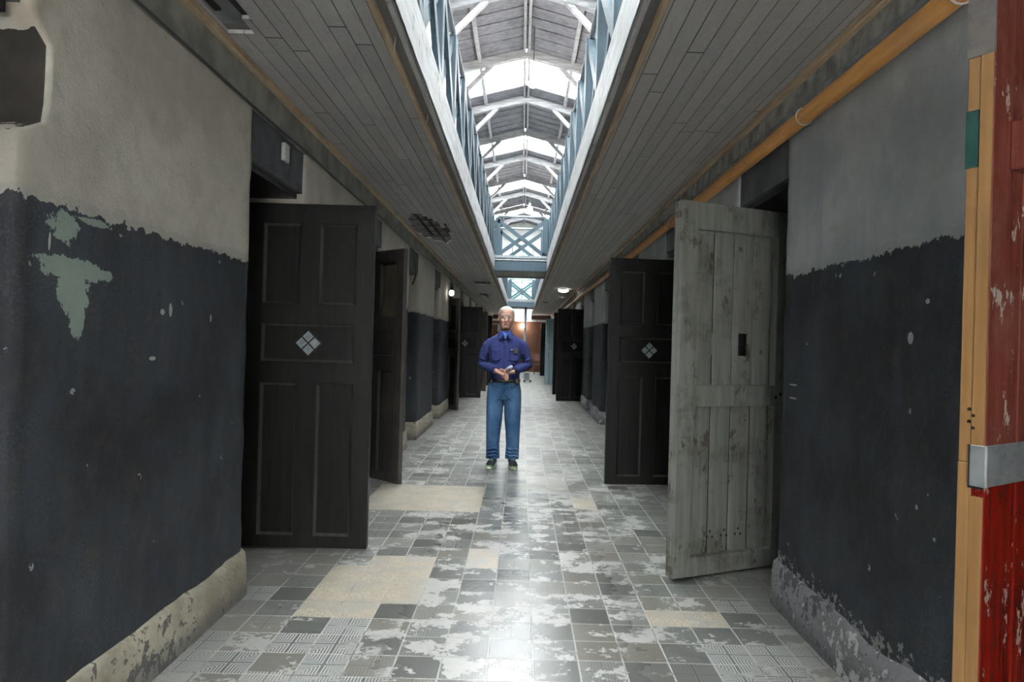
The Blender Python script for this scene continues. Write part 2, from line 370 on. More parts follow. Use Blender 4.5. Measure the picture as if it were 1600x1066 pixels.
def side_wall(nm, sx, xw, ops, mw, mp, chips):
    mb = MB(); pl = MB(); ys = [Y0] + [v for o in ops for v in o] + [Y1]
    for i in range(0, len(ys), 2):
        rough_pier(mb, sx, xw, ys[i], ys[i+1], 0, 2.64, chip=chips if ys[i] < 2.5 and ys[i+1] > 2.5 else None)
        # skirting: a low uneven plinth
        rp = MB()
        step = .07 if ys[i] < 7 else .3
        n = max(2, round((ys[i+1]-ys[i])/step)); rows = []
        prof = [(.028, 0), (.026, .08), (.022, .17), (.015, .225), (-.01, .245)]
        yy = [ys[i]-.02] + [ys[i]+(ys[i+1]-ys[i])*k/n for k in range(n+1)] + [ys[i+1]+.02]
        pts = [(-.5, yy[0])] + [(0, y) for y in yy] + [(-.5, yy[-1])]
        for (px, py) in pts:
            rows.append([])
            for (d, z) in prof:
                nz = noise.noise(Vector((px*2, py*4, z*5+sx)))
                hz = z*(1 + (.07 if sx < 0 else .22)*noise.noise(Vector((py*2.3, 3.1, sx)))*(1 if z > .2 else .3))
                if px == 0: q = (xw - sx*(d+nz*.010), py, hz)
                else: q = (xw+sx*.5, py + (-1 if py == yy[0] else 1)*(d-.02+nz*.006)*1.0, hz)
                rows[-1].append(pl.b.verts.new(q))
        for a, b in zip(rows, rows[1:]):
            for k in range(len(prof)-1): pl.b.faces.new((a[k], a[k+1], b[k+1], b[k]))
    w_ = mb.build('wall_'+nm, mw, smooth=True); st(w_)
    st(pl.build('baseboard_'+nm, mp, smooth=True))
    li = MB()
    for a, b in ops:
        li.box(*sorted((xw+sx*.015, xw+sx*.60)), a-.02, b+.02, 2.36, 2.66)
    li.build('lintel', 'lintel', w_)
    hd = MB()
    for a, b in ops: hd.box(*sorted((xw+sx*.05, xw+sx*.5)), a-.01, b+.01, 2.325, 2.37)
    hd.build('door_head', 'ddark', w_)
    bm = MB(); bm.box(*sorted((xw-sx*.012, xw+sx*.6)), Y0, Y1, 2.63, ZC+.02)
    st(bm.build('trim_1' if nm == 'left' else 'trim_2', 'beaml' if nm == 'left' else 'beamr'))
    st(MB().box(*sorted((xw-sx*.045, xw-sx*.008)), Y0, Y1, ZC-.045, ZC-.002).build('trim_3' if nm == 'left' else 'trim_4', 'trim', bevel=.006))
    # the cells behind
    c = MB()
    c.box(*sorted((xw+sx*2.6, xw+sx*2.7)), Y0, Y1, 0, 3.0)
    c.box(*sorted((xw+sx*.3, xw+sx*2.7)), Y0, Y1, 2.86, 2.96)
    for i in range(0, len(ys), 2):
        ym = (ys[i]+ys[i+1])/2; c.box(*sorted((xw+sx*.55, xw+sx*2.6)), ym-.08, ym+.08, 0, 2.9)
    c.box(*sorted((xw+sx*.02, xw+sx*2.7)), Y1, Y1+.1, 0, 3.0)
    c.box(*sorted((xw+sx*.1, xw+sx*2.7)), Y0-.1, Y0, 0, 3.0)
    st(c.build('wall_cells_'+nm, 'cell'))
def chipL(q):
    # broken plaster on the near corner of the left pier
    if q.y < 2.5 and 1.98 < q.z < 2.36:
        t = min(1, (q.z-1.98)/.06, (2.36-q.z)/.05); k = max(0, 1-(q.y-1.98)/.2)
        n = noise.noise(Vector((0, 3, q.z*9)))*.03
        if k > 0 and q.x < -1.40: q = Vector((q.x, q.y + t*(.13+n)*k, q.z))
    elif q.y < 2.3 and 1.75 < q.z <= 1.98:
        k = max(0, 1-(q.y-1.98)/.2); q = Vector((q.x-.02*k*abs(noise.noise(q*22)), q.y, q.z))
    return q
side_wall('left', -1, XL, LO, 'wl', 'pl', chipL)
side_wall('right', 1, XR, RO, 'wr', 'pr', None)

# gallery slab: soffit boards with jagged holes, filler above
def soffit(name, x0, x1, mat, holes):
    b = bmesh.new(); nx = max(2, round((x1-x0)/.0425)); xs = [x0+(x1-x0)*i/nx for i in range(nx+1)]
    ys = []; y = Y0
    while y < Y1: ys.append(y); y += .15 if y < 12 else 1.0
    ys.append(Y1)
    g = [[b.verts.new((x, y, ZC)) for y in ys] for x in xs]
    for i in range(nx):
        for j in range(len(ys)-1):
            cx = (xs[i]+xs[i+1])/2; cy = (ys[j]+ys[j+1])/2; skip = False
            for (hx, hy, rx, ry) in holes:
                rr = ((cx-hx)/rx)**2 + ((cy-hy)/ry)**2
                if rr < 1 + .9*noise.noise(Vector((math.floor(cx/.085)*3.3, cy*.8, 1.7))): skip = True
            if not skip: b.faces.new((g[i][j], g[i+1][j], g[i+1][j+1], g[i][j+1]))
    mb = MB(); mb.b.free(); mb.b = b; bmesh.ops.delete(b, geom=[v for v in b.verts if not v.link_faces], context='VERTS')
    o = mb.build(name, mat); sm = o.modifiers.new('thick', 'SOLIDIFY'); sm.thickness = .018; sm.offset = 1
    for p in o.data.polygons:
        if p.normal.z > 0: p.flip()
    sm.offset = -1
    return st(o)
HOL = [(-1.20, 8.9, .20, 1.1), (-1.34, 2.98, .10, .20), (-.98, 16.5, .22, .6), (-1.15, 21.0, .2, .6)]
HOR = [(1.1, 21.0, .16, .6), (.8, 24.0, .12, .5)]
soffit('ceiling_left', XL, OL, 'cl', HOL); soffit('ceiling_right', OR, XR, 'cr', HOR)
st(MB().box(XL-.6, OL-.02, Y0, Y1, ZG-.04, ZG).build('ceiling_deck_left', 'lintel'))
st(MB().box(OR+.02, XR+.6, Y0, Y1, ZG-.04, ZG).build('ceiling_deck_right', 'lintel'))
# dark joists inside the void seen through the holes
jl = MB()
for hx, hy, rx, ry in HOL:
    for k in range(-2, 3): jl.bar((hx-.35, hy+k*.42, 2.92), (hx+.35, hy+k*.42+.03, 2.93), .05, .05)
    for k in range(-1, 2): jl.bar((hx+k*.11, hy-ry*1.1, 2.90), (hx+k*.11+.05, hy+ry*(.9-.5*abs(k)), 2.86), .03, .012)
st(jl.build('ceiling_laths', 'void'))
# edge boards, trims and fascias along the opening
t = 5
for (xe, sg) in ((OL, -1), (OR, 1)):
    st(MB().box(*sorted((xe, xe+sg*.075)), Y0, Y1, ZC-.018, ZC-.001).build('trim_%d' % t, 'trimgrey')); t += 1
    st(MB().box(*sorted((xe+sg*.072, xe+sg*.105)), Y0, Y1, ZC-.045, ZC-.001).build('trim_%d' % t, 'trim', bevel=.008)); t += 1
    st(MB().box(*sorted((xe, xe+sg*.035)), Y0, Y1, ZC-.02, ZG+.02).build('trim_%d' % t, 'white', bevel=.006)); t += 1

# bridges across the opening
BR = [(13.6, 15.1), (26.9, 28.4)]
for i, (a, b) in enumerate(BR):
    g = empty('gallery_bridge', ((OL+OR)/2, a, ZC), 0, ['blue-edged wooden bridge crossing the opening, the one nearer the man', 'blue-edged wooden bridge crossing the opening, the far smaller one'][i], 'bridge')
    hw = (OR-OL)/2-.002
    MB().box(-hw, hw, .06, b-a-.06, .02, .26).build('deck', 'cr', g)
    for y in (0, b-a-.06): MB().box(-hw, hw, y, y+.06, 0, .20).build('edge_beam', 'blue', g, bevel=.008); 
    for y in (-.012, b-a-.06): MB().box(-hw, hw, y, y+.072, .205, .234).build('nosing', 'bluelight', g, bevel=.004)

# railings
def railing(label, a, b, group, z0=ZG, z1=3.93, axis='y', pos=0.0, panel=.9, bw=.10):
    g = empty('gallery_railing', (pos, a, z0) if axis == 'y' else (a, pos, z0), 0 if axis == 'y' else -PI/2, label, 'railing', group)
    L = b-a; n = max(1, round(L/panel)); H = z1-z0; p = L/n
    for k in range(n+1):
        y = min(max(k*p, .045), L-.045)
        MB().box(-.045, .03, y-.05, y+.05, 0, H-.02).build('post', 'blue', g, bevel=.004)
    for k in range(n):
        y0, y1 = k*p+.045, (k+1)*p-.045
        MB().bar((-.012, y0, .05), (-.012, y1, H-.08), .036, bw, (0, 0, 1)).build('brace', 'blue', g)
        MB().bar((.012, y0, H-.08), (.012, y1, .05), .036, bw, (0, 0, 1)).build('brace', 'blue', g)
    MB().tube([(0, .032, H), (0, L-.032, H)], .026, 12).build('handrail', 'bluelight', g, smooth=True)
    MB().box(-.035, .035, 0, L, 0, .05).build('bottom_rail', 'bluelight', g)
    return g
spans = [(Y0+.3, 13.55), (15.15, 26.85), (28.45, 33.9)]
words = ['nearest stretch, overhead before the first bridge', 'middle stretch between the two bridges', 'farthest stretch beyond the second bridge']
for (a, b), wd in zip(spans, words):
    railing('blue-grey cross-braced railing on the left gallery edge, ' + wd, a, b, None, pos=OL-.05)
    railing('blue-grey cross-braced railing on the right gallery edge, ' + wd, a, b, None, pos=OR+.05)
for i, (a, b) in enumerate(BR):
    for j, y in enumerate((a+.04, b-.04)):
        railing('single-panel cross-braced railing on the %s side of the %s bridge' % (('front', 'back')[j], ('nearer', 'farther')[i]), OL, OR, None, z0=ZC+.262, z1=3.93, axis='x', pos=y, panel=2, bw=.075)

# upper storey, roof
XM = -.06
ZR, SL, EW = 7.45, .26, 1.55
mb = MB()
for sg, x in ((-1, XM-EW), (1, XM+EW)):
    mb.box(*sorted((x, x+sg*.2)), Y0, Y1, ZG, ZR-SL*EW+.12)
uw = st(mb.build('wall_upper', 'upwall'))
for sg in (-1, 1):
    x = XM+sg*EW
    for y in [4.0+2.6*k for k in range(11)]:
        MB().box(*sorted((x-sg*.03, x+sg*.01)), y, y+.85, ZG, ZG+2.1).build('cell_door', 'ddark', uw, bevel=.006)
TR = [14.0+2.6*k for k in range(-6, 8)]
def rz(x): return ZR - SL*abs(x-XM)
tb = []
for k, y in enumerate(TR):
    n = k-6
    if n < -1: continue
    g = empty('roof_truss', (XM, y, 0), 0, None)
    where = {-1: 'nearest one, its braces cut by the photo\'s top edge', 0: 'first one fully in view, backlit', 1: 'second fully in view, just behind the first skylight', 2: 'third fully in view', 3: 'fourth fully in view', 4: 'fifth fully in view', 5: 'sixth fully in view', 6: 'seventh in view, above the bridge railing', 7: 'farthest one by the end wall'}.get(n, '')
    tag(g, ('whitewashed timber roof truss, ' + where) if where else 'whitewashed timber roof truss overhead, out of sight above the top edge', 'roof truss', 'roof trusses over the corridor')
    for sg in (-1, 1):
        MB().bar((0, 0, ZR-.10), (sg*(EW-.01), 0, ZR-SL*EW-.10), .12, .17).build('rafter', 'whitebeam', g, bevel=.008)
        MB().bar((sg*.68, 0, ZR-SL*.68-.17), (sg*(EW-.06), 0, ZR-SL*EW-.78), .09, .09).build('knee_brace', 'whitebeam', g, bevel=.006)
        MB().box(*sorted((sg*(EW-.11), sg*(EW-.01))), -.06, .06, ZG+.0, ZR-SL*EW-.15).build('wall_post', 'whitebeam', g, bevel=.006)
    if not (-2 < n < 8): pass
# purlins
for i, (dx, wd) in enumerate(((-.03, .05), (.06, .05), (-.95, .07), (.95, .07))):
    x = XM+dx; MB().box(x-wd/2, x+wd/2, Y0, Y1, rz(x)-.075, rz(x)+.0).build('trim_%d' % (20+i), 'whitebeam').__setitem__('kind', 'structure')
# boarded and glazed bays
def slope_panel(mb, y0, y1, sg, x0, x1, th=.02, dz=0):
    P = [Vector((XM+sg*x0, y0, rz(XM+sg*x0)+dz)), Vector((XM+sg*x1, y0, rz(XM+sg*x1)+dz)), Vector((XM+sg*x1, y1, rz(XM+sg*x1)+dz)), Vector((XM+sg*x0, y1, rz(XM+sg*x0)+dz))]
    mb.prism(P, (0, 0, th))
boards = MB(); wn = 1
gl_y = []
k = 0; y = TR[0]-2.6
edges = [Y0] + TR + [Y1]
def boarded(y0, y1):
    yy = y0
    i = 0
    while yy < y1-.01:
        e = min(yy+.20, y1)
        for sg in (-1, 1):
            slope_panel(boards, yy, e+.015, sg, 0, EW+.25, .018, .012*(i % 2)+random.uniform(0, .004))
        yy = e; i += 1
for i in range(len(edges)-1):
    a, b = edges[i], edges[i+1]; n = i-7        # truss index of the near one
    if n % 2 == 0 or b-a < 1.2:                  # glazed bay
        ge = b-.62 if b-a > 1.2 else b
        boarded(ge, b)
        for sg in (-1, 1):
            m_ = MB(); slope_panel(m_, a, ge, sg, .0, EW+.25, .006, .03)
            fr = st(m_.build('window_%d' % wn, 'sky_glass')); wn += 1
            f_ = MB()
            for x0 in (.0, .48, .96, 1.44):
                if x0 in (.48, .96): slope_panel(f_, a, ge, sg, x0, x0+.022, .03, .0)
            slope_panel(f_, ge-.06, ge, sg, 0, EW, .04, -.02)
            f_.build('window_frame', 'whitebeam', fr)
    else: boarded(a, b)
st(boards.build('ceiling_upper', 'roofb'))
# end wall
e = MB(); ew = Y1
e.box(XM-EW-.2, OL-.0, ew, ew+.2, ZG-.3, 7.6); e.box(OR, XM+EW+.2, ew, ew+.2, ZG-.3, 7.6); e.box(OL, OR, ew, ew+.2, 6.3, 7.6); e.box(OL, OR, ew, ew+.2, 2.55, 3.2)
st(e.build('wall_end', 'upwall'))
g = st(MB().box(OL, OR, ew+.06, ew+.075, 3.2, 6.3).build('window_%d' % wn, 'win_glass'))
f_ = MB()
for i in range(3): f_.box(OL+(OR-OL)*i/2-.03, OL+(OR-OL)*i/2+.03, ew, ew+.06, 3.2, 6.3)
for z in (3.2, 4.0, 4.8, 5.6, 6.3): f_.box(OL, OR, ew, ew+.06, z-.03, z+.03)
f_.build('window_frame', 'bluelight', g)
st(MB().box(-2.2, 2.2, ew-.02, ew+.04, 0, 2.55).box(-2.2, 2.2, ew+.04, ew+.1, 0, ZC).build('wall_far', 'endwood'))
st(MB().box(XL, XR, ew-.12, ew-.02, 2.50, 2.60).build('trim_30', 'white'))

bk = MB(); bk.box(-4.6, -.45, Y0-.1, Y0, 0, 2.9).box(.85, 4.6, Y0-.1, Y0, 0, 2.9).box(-.45, -.25, Y0-.1, Y0, 0, 2.9).box(.65, .85, Y0-.1, Y0, 0, 2.9).box(-.25, .65, Y0-.1, Y0, 0, 1.1).box(-.25, .65, Y0-.1, Y0, 2.2, 2.9).box(-1.8, 1.7, Y0-.1, Y0, 2.9, 7.6)
st(bk.build('wall_near', 'cell'))  # unseen wall added behind the camera, its opening sized for fill light
# ------------------------------------------------------------------ doors
DW, DH, DT = .84, 2.26, .048
def frame_holes(w, h, t, holes, zb=.0):
    """board of thickness t with rectangular openings, built from cells on the holes' grid; hinge at x=0, free end at x=w, faces at y=-t/2, t/2"""
    xs = sorted(set([0, w]+[v for H in holes for v in H[:2]])); zs = sorted(set([zb, zb+h]+[v for H in holes for v in H[2:]]))
    b = bmesh.new(); solid = {}
    for i in range(len(xs)-1):
        for j in range(len(zs)-1):
            cx, cz = (xs[i]+xs[i+1])/2, (zs[j]+zs[j+1])/2
            solid[i, j] = not any(H[0] < cx < H[1] and H[2] < cz < H[3] for H in holes)
    vd = {}
    def v(i, j, s):
        if (i, j, s) not in vd: vd[i, j, s] = b.verts.new((xs[i], s*t/2, zs[j]))
        return vd[i, j, s]
    for (i, j), ok in solid.items():
        if not ok: continue
        b.faces.new((v(i, j, -1), v(i+1, j, -1), v(i+1, j+1, -1), v(i, j+1, -1))); b.faces.new((v(i, j, 1), v(i, j+1, 1), v(i+1, j+1, 1), v(i+1, j, 1)))
        for di, dj, e in ((-1, 0, ((i, j), (i, j+1))), (1, 0, ((i+1, j), (i+1, j+1))), (0, -1, ((i, j), (i+1, j))), (0, 1, ((i, j+1), (i+1, j+1)))):
            if not solid.get((i+di, j+dj), False):
                (p, q), (r, s_) = e; b.faces.new((v(p, q, -1), v(r, s_, -1), v(r, s_, 1), v(p, q, 1)))
    m_ = MB(); m_.b.free(); m_.b = b; return m_
HOLES = [(.115, .355, 1.62, 2.15), (.485, .725, 1.62, 2.15), (.115, .725, 1.24, 1.49), (.115, .355, .10, 1.10), (.485, .725, .10, 1.10)]
def beads(H, t, w=.017):
    m_ = MB(); x0, x1, z0, z1 = H
    for s in (-1, 1):
        ya, yb = s*(t/2-.001), s*.007      # a bevelled moulding from the frame's face down to the panel
        O = [(x0, z0), (x1, z0), (x1, z1), (x0, z1)]; I = [(x0+w, z0+w), (x1-w, z0+w), (x1-w, z1-w), (x0+w, z1-w)]
        for k in range(4):
            (a, b), (c, d) = O[k], O[(k+1) % 4]; (e, f), (g_, h) = I[k], I[(k+1) % 4]
            m_.loft([[(a, yb, b), (a, ya, b), (e, yb, f)], [(c, yb, d), (c, ya, d), (g_, yb, h)]])
    return m_
def panel_door(label, hinge, free, mats=('ddark', 'dpanel'), peep=True, name='cell_door', glow=None):
    hx, hy = hinge; fx, fy = free; ang = math.atan2(fy-hy, fx-hx)
    g = empty(name, (hx, hy, 0), ang, label, 'door', 'panelled cell doors')
    frame_holes(DW, DH, DT, HOLES, .02).build('door_frame', mats[0], g, bevel=.003)
    for n_, H in enumerate(HOLES):
        m_ = MB(); x0, x1, z0, z1 = H; m_.box(x0-.004, x1+.004, -.007, .007, z0-.004, z1+.004)
        mt = mats[1]
        if glow and n_ in glow: mt = 'dpale'
        p = m_.build('panel', mt, g)
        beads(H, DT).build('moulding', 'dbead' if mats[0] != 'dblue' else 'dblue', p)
    for z in (.28, 2.02):
        MB().tube([(0-.008, 0, z-.06), (-.008, 0, z+.06)], .012, 10).box(0, .05, -DT/2-.003, -DT/2, z-.05, z+.05).build('hinge', 'iron', g)
    if peep:
        p = empty('peephole', (.42, 0, 1.365)); p.parent = g
        for s in (-1, 1):
            y0, y1 = sorted((s*.006, s*.012)); R45 = Matrix.Rotation(PI/4, 4, 'Y')
            pe = MB().box(-.066, .066, y0, y1, -.066, .066, R45).build('peephole_plate', 'iron', g); pe.location = (.42, 0, 1.365)
            y0, y1 = sorted((s*.012, s*.016))
            for a_ in (-1, 1):
                for b_ in (-1, 1):
                    q = MB().box(a_*.031-.026, a_*.031+.026, y0, y1, b_*.031-.026, b_*.031+.026, R45).build('peephole_pane', 'glassw', pe)
        bpy.data.objects.remove(p)
    return g
DL = 'dark brown panelled cell door with a diamond peephole, '
d1 = panel_door(DL+'largest, standing open nearest the camera on the left', (-1.825, 4.51), (-.985, 4.51))
panel_door('scuffed brown cell door ajar behind the nearest left door, its rubbed upper panel bare', (-1.76, 7.10), (-1.136, 6.55), ('dbrown', 'dbrown'), False, glow=(0, 1))
panel_door('dark brown panelled door turned edge-on, first past the shallow left wall recess', (-1.75, 14.42), (-1.26, 13.74), ('dbrown', 'ddark'), False)
panel_door(DL+'on the left, just left of the man and full face', (-1.83, 17.0), (-.99, 17.0))
panel_door('dark door seen edge-on on the left, right behind the full-face door beside the man', (-1.76, 19.68), (-.96, 19.35), ('dbrown', 'ddark'), False)
panel_door('small dark door on the left, half hidden by the man\'s shoulder', (-1.80, 22.2), (-.96, 22.1), peep=False)
panel_door(DL+'on the right, directly behind the grey plank door', (1.70, 6.90), (.86, 6.83))
panel_door(DL+'on the right, full face, beyond two bare wall piers', (1.70, 16.88), (.84, 16.72))
panel_door('dark door in a thin strip on the right, just left of and behind the far full-face door', (1.66, 19.2), (.82, 18.85), peep=False)
panel_door('pale blue-grey cell door far down the right side', (1.62, 23.6), (.80, 23.35), ('dblue', 'dblue'), False)
panel_door('farthest dark door on the right, beside the brown end wall', (1.66, 29.8), (.84, 29.7), peep=False)

# grey plank door
def plank_door():
    hx, hy, fx, fy = 1.70, 4.44, .922, 4.10
    ang = math.atan2(fy-hy, fx-hx); W = math.hypot(fx-hx, fy-hy); t = .078
    g = empty('plank_door', (hx, hy, 0), ang, 'grey-green plank cell door with flaking paint and a small dark viewing slot', 'door')
    H = [(.10, W-.125, 1.175, 2.12), (.10, W-.125, .135, 1.045)]
    fr = frame_holes(W, 2.265, t, H, .02).build('door_frame', 'dgrey', g, bevel=.004)
    MB().box(.102, W-.127, -.022, -.016, .14, 1.04).box(.102, W-.127, -.022, -.016, 1.18, 1.358).box(.102, W-.127, -.022, -.016, 1.502, 2.11).build('plank_gap_backing', 'black', g)  # black sheet behind the planks, darkens the gaps between them
    for x0, x1, z0, z1 in H:
        n = 4; p = (x1-x0)/n
        for k in range(n):
            a, b = x0+k*p, x0+(k+1)*p
            hole = None
            if k == 1 and z0 > 1:
                sl = (a+.035, a+.105, 1.36, 1.50)
                mb_ = frame_holes(p-.006, z1-z0+.008, .028, [(.030, .105, 1.36, 1.50)], z0-.004)
                pk = mb_.build('plank', 'dgrey', g, bevel=.003); pk.location = (a+.003, -.018, 0)
                sh = MB().box(a+.028, a+.112, -.022, -.018, 1.355, 1.505).build('viewing_slot', 'black', g)
                MB().box(a+.066, a+.071, -.03, .0, 1.36, 1.50).box(a+.033, a+.108, -.03, .0, 1.425, 1.43).build('slot_bar', 'iron', sh)
            else:
                MB().box(a+.006, b-.006, -.032, -.004, z0-.004, z1+.004).build('plank', 'dgrey', g, bevel=.004)
    hm = MB()
    for cx in (.31, .42, .53):
        for dx, dz in ((0, .035), (-.02, 0), (.022, 0.003)):
            for s in (-1, 1):
                y0, y1 = sorted((-.018+s*.0135, -.018+s*.0145)); x = cx+dx+.02; z = .235+dz
                hm.tube([(x, y0, z), (x, y1, z)], .0075, 8)
    hm.build('drilled_hole', 'black', g)
    for z in (.3, 2.0): MB().tube([(-.008, 0, z-.07), (-.008, 0, z+.07)], .014, 10).box(0, .16, -t/2-.004, -t/2, z-.02, z+.02).build('hinge', 'iron', g)
    lk = MB()
    for x, z in ((.05, 1.12), (.09, 1.10)):
        for s in (-1, 1):
            y0, y1 = sorted((s*(t/2-.001), s*(t/2+.002))); lk.tube([(x, y0, z), (x, y1, z)], .011, 10)
    lk.build('lock_hole', 'black', g)
    for z in (.07, 2.2): MB().box(W-.003, W+.002, -t/2+.004, t/2-.004, z-.02, z+.02).build('tenon_end', 'dpale', g)
plank_door()

# red door at the right edge
def red_door():
    hx, hy, fx, fy = 1.80, 2.11, 1.10, 1.66
    ang = math.atan2(fy-hy, fx-hx); W = math.hypot(fx-hx, fy-hy)
    g = empty('red_door', (hx, hy, 0), ang, 'chipped red plank door with bare pine edge and steel strap at the right frame edge', 'door')
    # local +x to the free end; the camera-side face is +y
    t1, t2 = .030, .030
    zs = 1.115
    for k in range(5):
        a, b = W*k/5, W*(k+1)/5
        MB().box(a+.001, b-.001, 0, t1, .02, 1.135).build('lower_plank', 'red', g, bevel=.003)
        MB().box(a+.001, b-.001, 0, t1, 1.135, 2.30).build('upper_plank', 'maroon', g, bevel=.003)
    MB().box(0, W+.002, -t2, 0, .02, 1.14).box(0, W-.001, -t2, 0, 1.14, 2.30).build('back_board', 'orange', g, bevel=.002)
    MB().box(W, W+.004, .001, t1-.002, .02, 1.06).box(W, W+.004, .001, t1-.002, 1.17, 2.30).build('edge_strip', 'orange', g)
    MB().box(.02, W+.004, t1, t1+.006, 1.085, 1.185).box(W+.004, W+.010, .0, t1+.006, 1.085, 1.185).build('steel_strap', 'steel', g, bevel=.002)
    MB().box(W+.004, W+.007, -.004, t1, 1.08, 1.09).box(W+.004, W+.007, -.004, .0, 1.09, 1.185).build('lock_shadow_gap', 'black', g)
    MB().box(.1, W-.085, t1, t1+.035, 1.86, 1.98).build('cross_batten', 'maroon', g, bevel=.004)
    MB().box(W-.001, W+.003, -t2-.001, -.002, 1.86, 2.00).build('green_paint_mark', 'green', g)
    MB().box(W-.001, W+.0055, -t2-.001, t1, 2.13, 2.31).build('weathered_end', 'trimgrey', g)
    nl = MB()
    for z, y in ((1.27, -.006), (1.255, .004), (1.24, -.006), (1.225, .004)): nl.tube([(W+.001, y, z), (W+.005, y, z)], .004, 8)
    nl.build('nail_hole', 'black', g)
red_door()

# ------------------------------------------------------------------ pipes and wires
p = MB().tube([(XR-.055, Y0+.1, 2.575), (XR-.055, 33.8, 2.575)], .040, 20).build('wall_pipe', 'pipeo', smooth=True)
tag(p, 'thick ochre pipe running along the top of the right wall', 'pipe')
for y in (2.2, 3.42, 6.4, 9.3, 12.4, 15.2, 18, 21, 24):
    MB().tube([(XR-.055+.043*math.cos(a), y, 2.575+.043*math.sin(a)) for a in [PI*2*i/16 for i in range(17)]], .004, 6).tube([(XR-.02, y, 2.60), (XR+.02, y, 2.60)], .006, 6).build('pipe_clip', 'wirew', p)
p = MB().tube([(XR-.028, Y0+.1, 2.655), (XR-.028, 33.8, 2.655)], .020, 14).build('conduit', 'pipeg', smooth=True)
tag(p, 'slim grey conduit just above the thick ochre pipe on the right wall', 'pipe')
p = MB().tube([(XL+.022, Y0+.1, 2.625)] + [(XL+.022, y, 2.625+.004*math.sin(y*3)) for y in [i*.5 for i in range(-4, 66)]] + [(XL+.022, 33.8, 2.625)], .008, 8).build('cable', 'wire', smooth=True)
tag(p, 'thin black cable clipped along the top of the left wall', 'cable')
def cable(label, pts, r=.005, mat='wire', cat='cable'):
    return tag(MB().tube(pts, r, 8).build('cable', mat, smooth=True), label, cat)
cable('short black cable dangling over the lintel above the nearest left door', [(XL+.022, 4.25, 2.60), (XL+.02, 4.235, 2.53), (XL+.014, 4.24, 2.46), (XL+.010, 4.18, 2.37)], .006)
b = tag(MB().box(XL-.006, XL+.02, 4.13, 4.21, 2.47, 2.58).build('junction_box', 'plastic', bevel=.004), 'small pale junction plate on the lintel above the nearest left door', 'electrical box')
cable('thin black cable hanging on the left wall beside the scuffed brown door', [(XL+.02, 8.95, 2.60), (XL+.02, 9.15, 2.45), (XL+.018, 9.3, 2.3), (XL+.016, 9.05, 2.15)], .012)
cable('pale cord hanging from the left gallery edge near the top of the photo', [(OL-.05, 3.2, 2.86), (OL-.05, 3.2, 2.80), (OL-.055, 3.2, 2.74)], .003, 'wirew', 'cord')
cable('second pale cord tip under the left gallery edge, farther along', [(OL-.05, 4.3, 2.84), (OL-.05, 4.3, 2.79), (OL-.06, 4.31, 2.77)], .003, 'wirew', 'cord')
cable('knot of old wiring on the right wall above the full-face dark door', [(XR-.02, 8.4, 2.36), (XR-.06, 8.6, 2.39), (XR-.04, 8.9, 2.34), (XR-.08, 9.0, 2.37), (XR-.02, 9.2, 2.33)], .012)
# ------------------------------------------------------------------ lamps
def bulb_light(name, loc, e, parent, r=.05):
    l = bpy.data.lights.new(name, 'POINT'); l.energy = e; l.color = (1, .95, .88); l.shadow_soft_size = r
    o = bpy.data.objects.new(name, l); COL.objects.link(o); o.parent = parent; o.location = loc
def pendant(label, x, y, z, e, bulbr=.07):
    g = empty('pendant_lamp', (x, y, z), 0, label, 'lamp', 'bare bulbs hanging from the ridge')
    MB().tube([(0, 0, .17), (0, 0, rz(x)-.03-z)], .008, 8).build('cord', 'wire', g)
    MB().tube([(0, 0, .06), (0, 0, .10), (0, 0, .17), (0, 0, .18)], [.035, .035, .028, .01], 14).build('socket', 'plastic', g, smooth=True)
    MB().tube([(0, 0, .07), (0, 0, .04), (0, 0, 0), (0, 0, -.05), (0, 0, -.085), (0, 0, -.1)], [.025, .04, bulbr, bulbr*1.05, bulbr*.7, .01], 18).build('bulb', 'bulb', g, smooth=True)
    bulb_light('bulb_light', (0, 0, -.16), e, g)
pendant('lit bare bulb hanging from the ridge, the near and larger glow', 0.085, 12.9, 6.34, 60, .09)
pendant('lit bare bulb hanging from the ridge far off above the bridge railing', .16, 24.4, 6.25, 60, .10)
g = empty('wall_lamp', (.03, 33.9, 2.27), 0, 'bright bare lamp on the brown end wall beside the blue post', 'lamp')
MB().box(-.05, .05, 0, .08, -.05, .05).build('lamp_base', 'plastic', g, bevel=.01)
MB().ell((0, -.08, 0), (.10, .10, .10)).build('bulb', 'bulb', g, smooth=True); bulb_light('bulb_light', (0, -.3, 0), 6, g)
g = empty('ceiling_lamp', (1.04, 17.6, ZC-.001), 0, 'round white ceiling lamp under the right gallery', 'lamp')
MB().tube([(0, 0, 0), (0, 0, -.03), (0, 0, -.04)], [.10, .10, .06], 24).build('lamp_base', 'iron', g, smooth=True)
MB().tube([(0, 0, -.03), (0, 0, -.06), (0, 0, -.085), (0, 0, -.095)], [.135, .13, .08, .01], 24).build('diffuser', 'bulbdim', g, smooth=True)
g = empty('wall_lamp', (XL+.09, 13.3, 2.36), 0, 'small bare bulb hanging by the left wall above the edge-on door', 'lamp')
MB().tube([(-.08, 0, .28), (0, 0, .26), (0, 0, .08)], .008, 8).build('cord', 'wire', g)
MB().tube([(0, 0, .10), (0, 0, .03)], .025, 10).build('socket', 'iron', g, smooth=True)
MB().ell((0, 0, -.01), (.05, .05, .06)).build('bulb', 'bulbdim', g, smooth=True)

